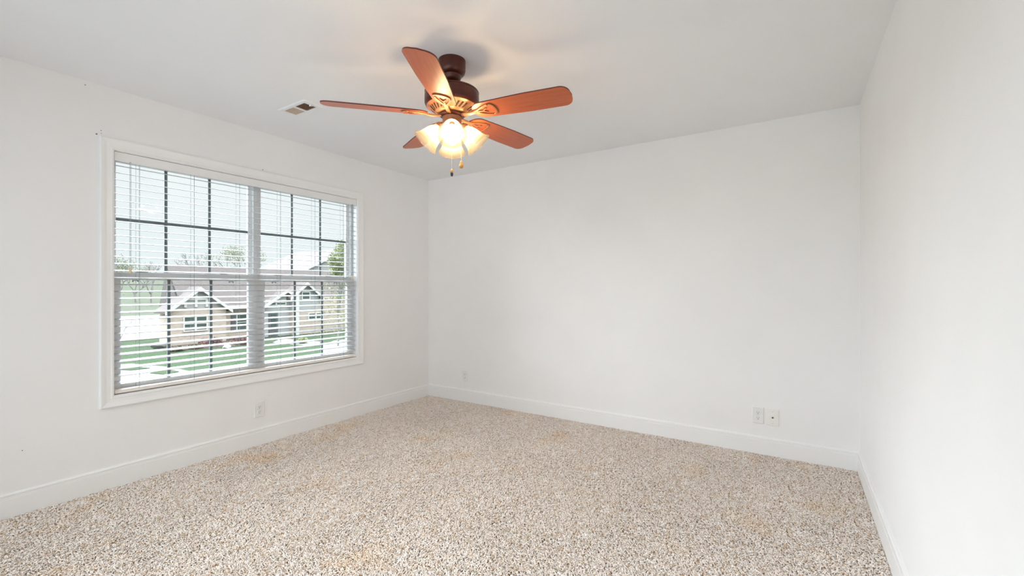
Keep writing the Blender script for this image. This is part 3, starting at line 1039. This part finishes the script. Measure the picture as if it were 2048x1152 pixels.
# --- the brick ranch house across the road
hA = thing('brick_house', 'pale brick ranch house with white trimmed gables seen through the window', 'house', (-44, 22, GZ))
def settle(root):
    for c in root.children:
        c.matrix_parent_inverse = Matrix.Translation(root.location).inverted()
XF = -39.6
ZE = GZ + 2.85
bm = B(); box(bm, -44.5, -40.6, 15.2, 30, GZ, ZE)
obj('wall', bm, M['brick'], hA)
bm = B()
zr = EYE + 1.72
for s, xe in ((1, -40.0), (-1, -45.0)):
    prism(bm, [(-43.0, zr), (xe, ZE - 0.1), (xe, ZE + 0.1), (-43.0, zr + 0.2)], lambda a, b: (a, 15.0 if s > 0 else 17.0, b), lambda a, b: (a, 30.4, b))
obj('roof', bm, M['shingle'], hA)
bm = B(); box(bm, -40.02, -39.92, 15.0, 30.4, ZE - 0.16, ZE + 0.08)
obj('gutter', bm, M['whitetrim'], hA)
bm = B(); prism(bm, [(-44.5, ZE), (-40.6, ZE), (-43.0, zr)], lambda a, b: (a, 15.02, b), lambda a, b: (a, 15.4, b))
obj('hip_end', bm, M['shingle'], hA)
gable_front(hA, XF, -41.4, 14.0, 17.95, ZE, EYE + 0.05, M['brick'], M['siding'])
yA, _ = dirp(369, XF); yB_, _ = dirp(414, XF)
bm = B()
for px in (370, 391.5, 413):
    yy, dd = dirp(px, XF); box(bm, XF, XF + 0.1, yy - 0.09, yy + 0.09, ZE + 0.05, EYE - 0.85 + (0.55 if px == 391.5 else 0))
box(bm, XF, XF + 0.08, yA, yB_, EYE - 0.95, EYE - 0.80)
obj('gable_bracket', bm, M['whitetrim'], hA)
y0_, d0 = dirp(366, XF); y1_, d1 = dirp(415, XF)
win(hA, XF, y0_, y1_, zat(664, d0), zat(633, d0), 2)
y0_, d0 = dirp(472, -40.6); y1_, d1 = dirp(494, -40.6)
win(hA, -40.6, y0_, y1_, zat(662, d0), zat(628, d0), 1, True)
# porch gable
gable_front(hA, -39.9, -43, 21.0, 25.4, ZE - 0.1, EYE - 0.2, M['siding'], M['siding'])
y0_, d0 = dirp(531, -39.9); y1_, d1 = dirp(572, -39.9)
win(hA, -39.9, y0_, y1_, zat(612, d0), zat(600, d0), 2)
y0_, d0 = dirp(537, -39.9); y1_, d1 = dirp(555, -39.9)
bm = B(); box(bm, -39.9, -39.82, y0_, y1_, GZ, zat(625, d0))
do = obj('front_door', bm, M['door'], hA)
bm = B(); box(bm, -39.84, -39.79, y0_ + 0.2, y1_ - 0.15, GZ + 0.9, zat(629, d0))
obj('door_pane', bm, M['houseglass'], do)
# right hand wing
gable_front(hA, -39.5, -44, 23.6, 26.3, ZE + 0.9, EYE + 0.5, M['brick'], M['siding'])
bm = B(); box(bm, -44, -39.6, 26.3, 30, GZ, ZE + 0.6)
obj('wall', bm, M['brick'], hA)
bm = B(); box(bm, -44, -39.46, 23.55, 26.32, ZE - 0.55, ZE + 0.92)
obj('siding_band', bm, M['siding'], hA)
y0_, d0 = dirp(603, -39.45); y1_, d1 = dirp(620, -39.45)
win(hA, -39.45, y0_, y1_, zat(600, d0), zat(583, d0), 1)
y0_, d0 = dirp(593.5, -39.35)
bm = B(); box(bm, -39.5, -39.2, y0_ - 0.16, y0_ + 0.16, GZ, zat(586, d0))
obj('porch_column', bm, M['whitetrim'], hA)
y0_, d0 = dirp(612, -39.5); y1_, d1 = dirp(650, -39.5)
win(hA, -39.5, y0_ + 0.2, y1_ - 0.2, zat(640, d0), zat(626, d0), 2)
settle(hA)

# --- taller house behind
hB = thing('tall_house', 'taller house with steep shingled gable roof rising behind the ranch house', 'house', (-56, 38, GZ))
gable_front(hB, -52, -64, 31.0, 46.5, EYE + 1.6, EYE + 5.4, M['brick'], M['siding'], oh=0.6)
win(hB, -52, 37.6, 39.6, EYE + 1.9, EYE + 3.3, 2)
win(hB, -52, 34.0, 36.0, EYE - 0.6, EYE + 0.9, 2)
settle(hB)

# --- vegetation
def leaf_cloud(bm, centres, rad, n, size, rng, squash=1.0):
    for _ in range(n):
        c = centres[rng.randrange(len(centres))]
        while True:
            d = Vector((rng.uniform(-1, 1), rng.uniform(-1, 1), rng.uniform(-1, 1)))
            if d.length <= 1:
                break
        p = Vector(c) + Vector((d.x * rad, d.y * rad, d.z * rad * squash))
        a = Vector((rng.gauss(0, 1), rng.gauss(0, 1), rng.gauss(0, 1))).normalized()
        b = a.orthogonal().normalized()
        nn = a.cross(b)
        s = size * rng.uniform(0.6, 1.3)
        v = [bm.verts.new(p - a * s), bm.verts.new(p + b * s * 0.45 + nn * s * 0.15), bm.verts.new(p + a * s), bm.verts.new(p - b * s * 0.45 + nn * s * 0.15)]
        bm.faces.new((v[0], v[1], v[2])); bm.faces.new((v[0], v[2], v[3]))
def grow(bm, p, d, length, r, depth, rng, tips, spread=0.55):
    if depth == 0:
        tips.append(p)
        return
    q = p + d * length
    mid = p + d * length * 0.5 + Vector((rng.gauss(0, 1), rng.gauss(0, 1), 0)) * length * 0.05
    tube(bm, [p, mid, q], [r, r * 0.85, r * 0.7], 5, False)
    tips.append(q)
    for _ in range(rng.choice((2, 3, 3))):
        nd = (d + Vector((rng.gauss(0, spread), rng.gauss(0, spread), rng.gauss(0.12, 0.3)))).normalized()
        grow(bm, q, nd, length * rng.uniform(0.62, 0.82), r * 0.62, depth - 1, rng, tips, spread)
def tree(name, label, px, x, top_py, seed, depth=5, leafm=None, nleaf=0, lsize=0.12, lrad=0.5, rr=0.16, group=None, spread=0.5, frac=0.27, crown_n=0, crown_r=1.0):
    rng = random.Random(seed)
    y, dep = dirp(px, x)
    hgt = zat(top_py, dep) - GZ
    root = thing(name, label, 'tree', (x, y, GZ - 0.05), 0, group)
    bm = B(); tips = []
    grow(bm, Vector((0, 0, 0)), Vector((0, 0, 1)), hgt * frac, rr, depth, rng, tips, spread)
    zmax = max(p.z for p in tips)
    k = hgt / zmax
    for v in bm.verts:
        v.co.z *= k
    obj('trunk', bm, M['bark'], root)
    if leafm:
        bm = B()
        cs = [(p.x, p.y, p.z * k) for p in tips if p.z * k > hgt * 0.16]
        for _ in range(crown_n):
            u = rng.uniform(0.10, 0.97)
            rr_ = crown_r * math.sin(math.pi * u ** 0.75) * math.sqrt(rng.random())
            a_ = rng.uniform(0, 6.283)
            cs.append((rr_ * math.cos(a_), rr_ * math.sin(a_), hgt * u))
        leaf_cloud(bm, cs, lrad, nleaf, lsize, rng)
        obj('foliage', bm, leafm, root)
    return root
tree('leafy_tree', 'slim young tree with bright green leaves right of the ranch house', 676, -28.5, 488, 3, 6, M['leaf'], 6500, 0.07, 0.34, 0.09, spread=0.33, frac=0.13, crown_n=150, crown_r=1.35)
TG = 'trees behind the ranch house'
tree('bare_tree', 'bare grey tree rising behind the ranch roof, left of centre', 385, -95, 506, 11, 6, None, 0, rr=0.26, group=TG)
tree('bare_tree', 'smaller bare tree in the gap left of the ranch roof', 302, -110, 521, 12, 6, None, 0, rr=0.24, group=TG)
tree('bare_tree', 'bare tree just right of the middle muntin above the roof', 415, -128, 509, 13, 6, None, 0, rr=0.24, group=TG)
tree('budding_tree', 'pale green budding tree behind the ranch roof near the mullion', 472, -100, 500, 15, 5, M['leafpale'], 2600, 0.13, 1.1, 0.24, group=TG)
tree('budding_tree', 'pale green bushy tree at the far left edge of the view', 236, -98, 519, 16, 5, M['leafpale'], 2600, 0.13, 1.1, 0.24, group=TG)
tree('bare_tree', 'distant bare tree between the far left bush and the gap', 268, -120, 524, 18, 6, None, 0, rr=0.24, group=TG)
tree('bare_sapling', 'small bare sapling standing on the far pavement at left', 241, -40, 627, 21, 5, None, 0, rr=0.04, spread=0.4)

def shrub(name, label, px, py, rad, m, seed, group, squash=0.7, n=700, ls=0.07):
    rng = random.Random(seed)
    x, y = gp(px, py)
    root = thing(name, label, 'shrub', (x, y, GZ), 0, group)
    bm = B()
    leaf_cloud(bm, [(rng.uniform(-rad, rad) * 0.5, rng.uniform(-rad, rad) * 0.7, rad * squash * 0.8) for _ in range(6)], rad * 0.75, n, ls, rng, squash)
    obj('foliage', bm, m, root)
    bm = B()
    for k in range(5):
        a = rng.uniform(0, 6.28)
        tube(bm, [(0, 0, -0.02), (0.2 * rad * math.cos(a), 0.2 * rad * math.sin(a), rad * 0.4), (0.5 * rad * math.cos(a), 0.5 * rad * math.sin(a), rad * squash)], 0.015, 5)
    obj('stem', bm, M['bark'], root)
SG = 'shrubs along the ranch house front'
shrub('red_shrub', 'dark red shrub below the shuttered window, left of its pair', 426, 694, 0.65, M['leafred'], 31, SG)
shrub('red_shrub', 'dark red shrub below the shuttered window, right of its pair', 482, 690, 0.65, M['leafred'], 32, SG)
shrub('olive_shrub', 'low olive shrub under the left half of the gable window', 350, 703, 0.45, M['leafolive'], 33, SG, 0.55)
shrub('olive_shrub', 'low olive shrub under the right half of the gable window', 390, 698, 0.42, M['leafolive'], 34, SG, 0.55)
shrub('green_shrub', 'small green shrub beside the front path', 600, 688, 0.45, M['leaf'], 35, SG, 0.7, 400)
bm = B(); slab(bm, [gp(338, 703), gp(430, 696), gp(495, 690), gp(495, 676), gp(338, 688)], GZ - 0.05, GZ + 0.045)
struct(obj('mulch_ground', bm, M['mulch']))
def rock(name, label, px, py, rad, m, seed, cat='rock'):
    rng = random.Random(seed)
    x, y = gp(px, py)
    bm = B()
    bmesh.ops.create_icosphere(bm, subdivisions=3, radius=1.0)
    offs = [(Vector((rng.gauss(0, 1), rng.gauss(0, 1), rng.gauss(0, 1))).normalized(), rng.uniform(0.6, 0.95)) for _ in range(12)]
    for v in bm.verts:
        for n_, dd in offs:
            e = v.co.dot(n_) - dd
            if e > 0:
                v.co -= n_ * e
        v.co = Vector((v.co.x * rad, v.co.y * rad * 1.3, v.co.z * rad * 0.75))
    o = obj(name, bm, m)
    o.location = (x, y, GZ + rad * 0.45)
    tag(o, label, cat)
rock('boulder', 'grey boulder on the lawn left of the ranch house corner', 316, 697, 0.40, M['rock'], 41)
rock('white_rock', 'white rock at the edge of the mulch bed before the red shrubs', 453, 697, 0.25, M['whiterock'], 42)
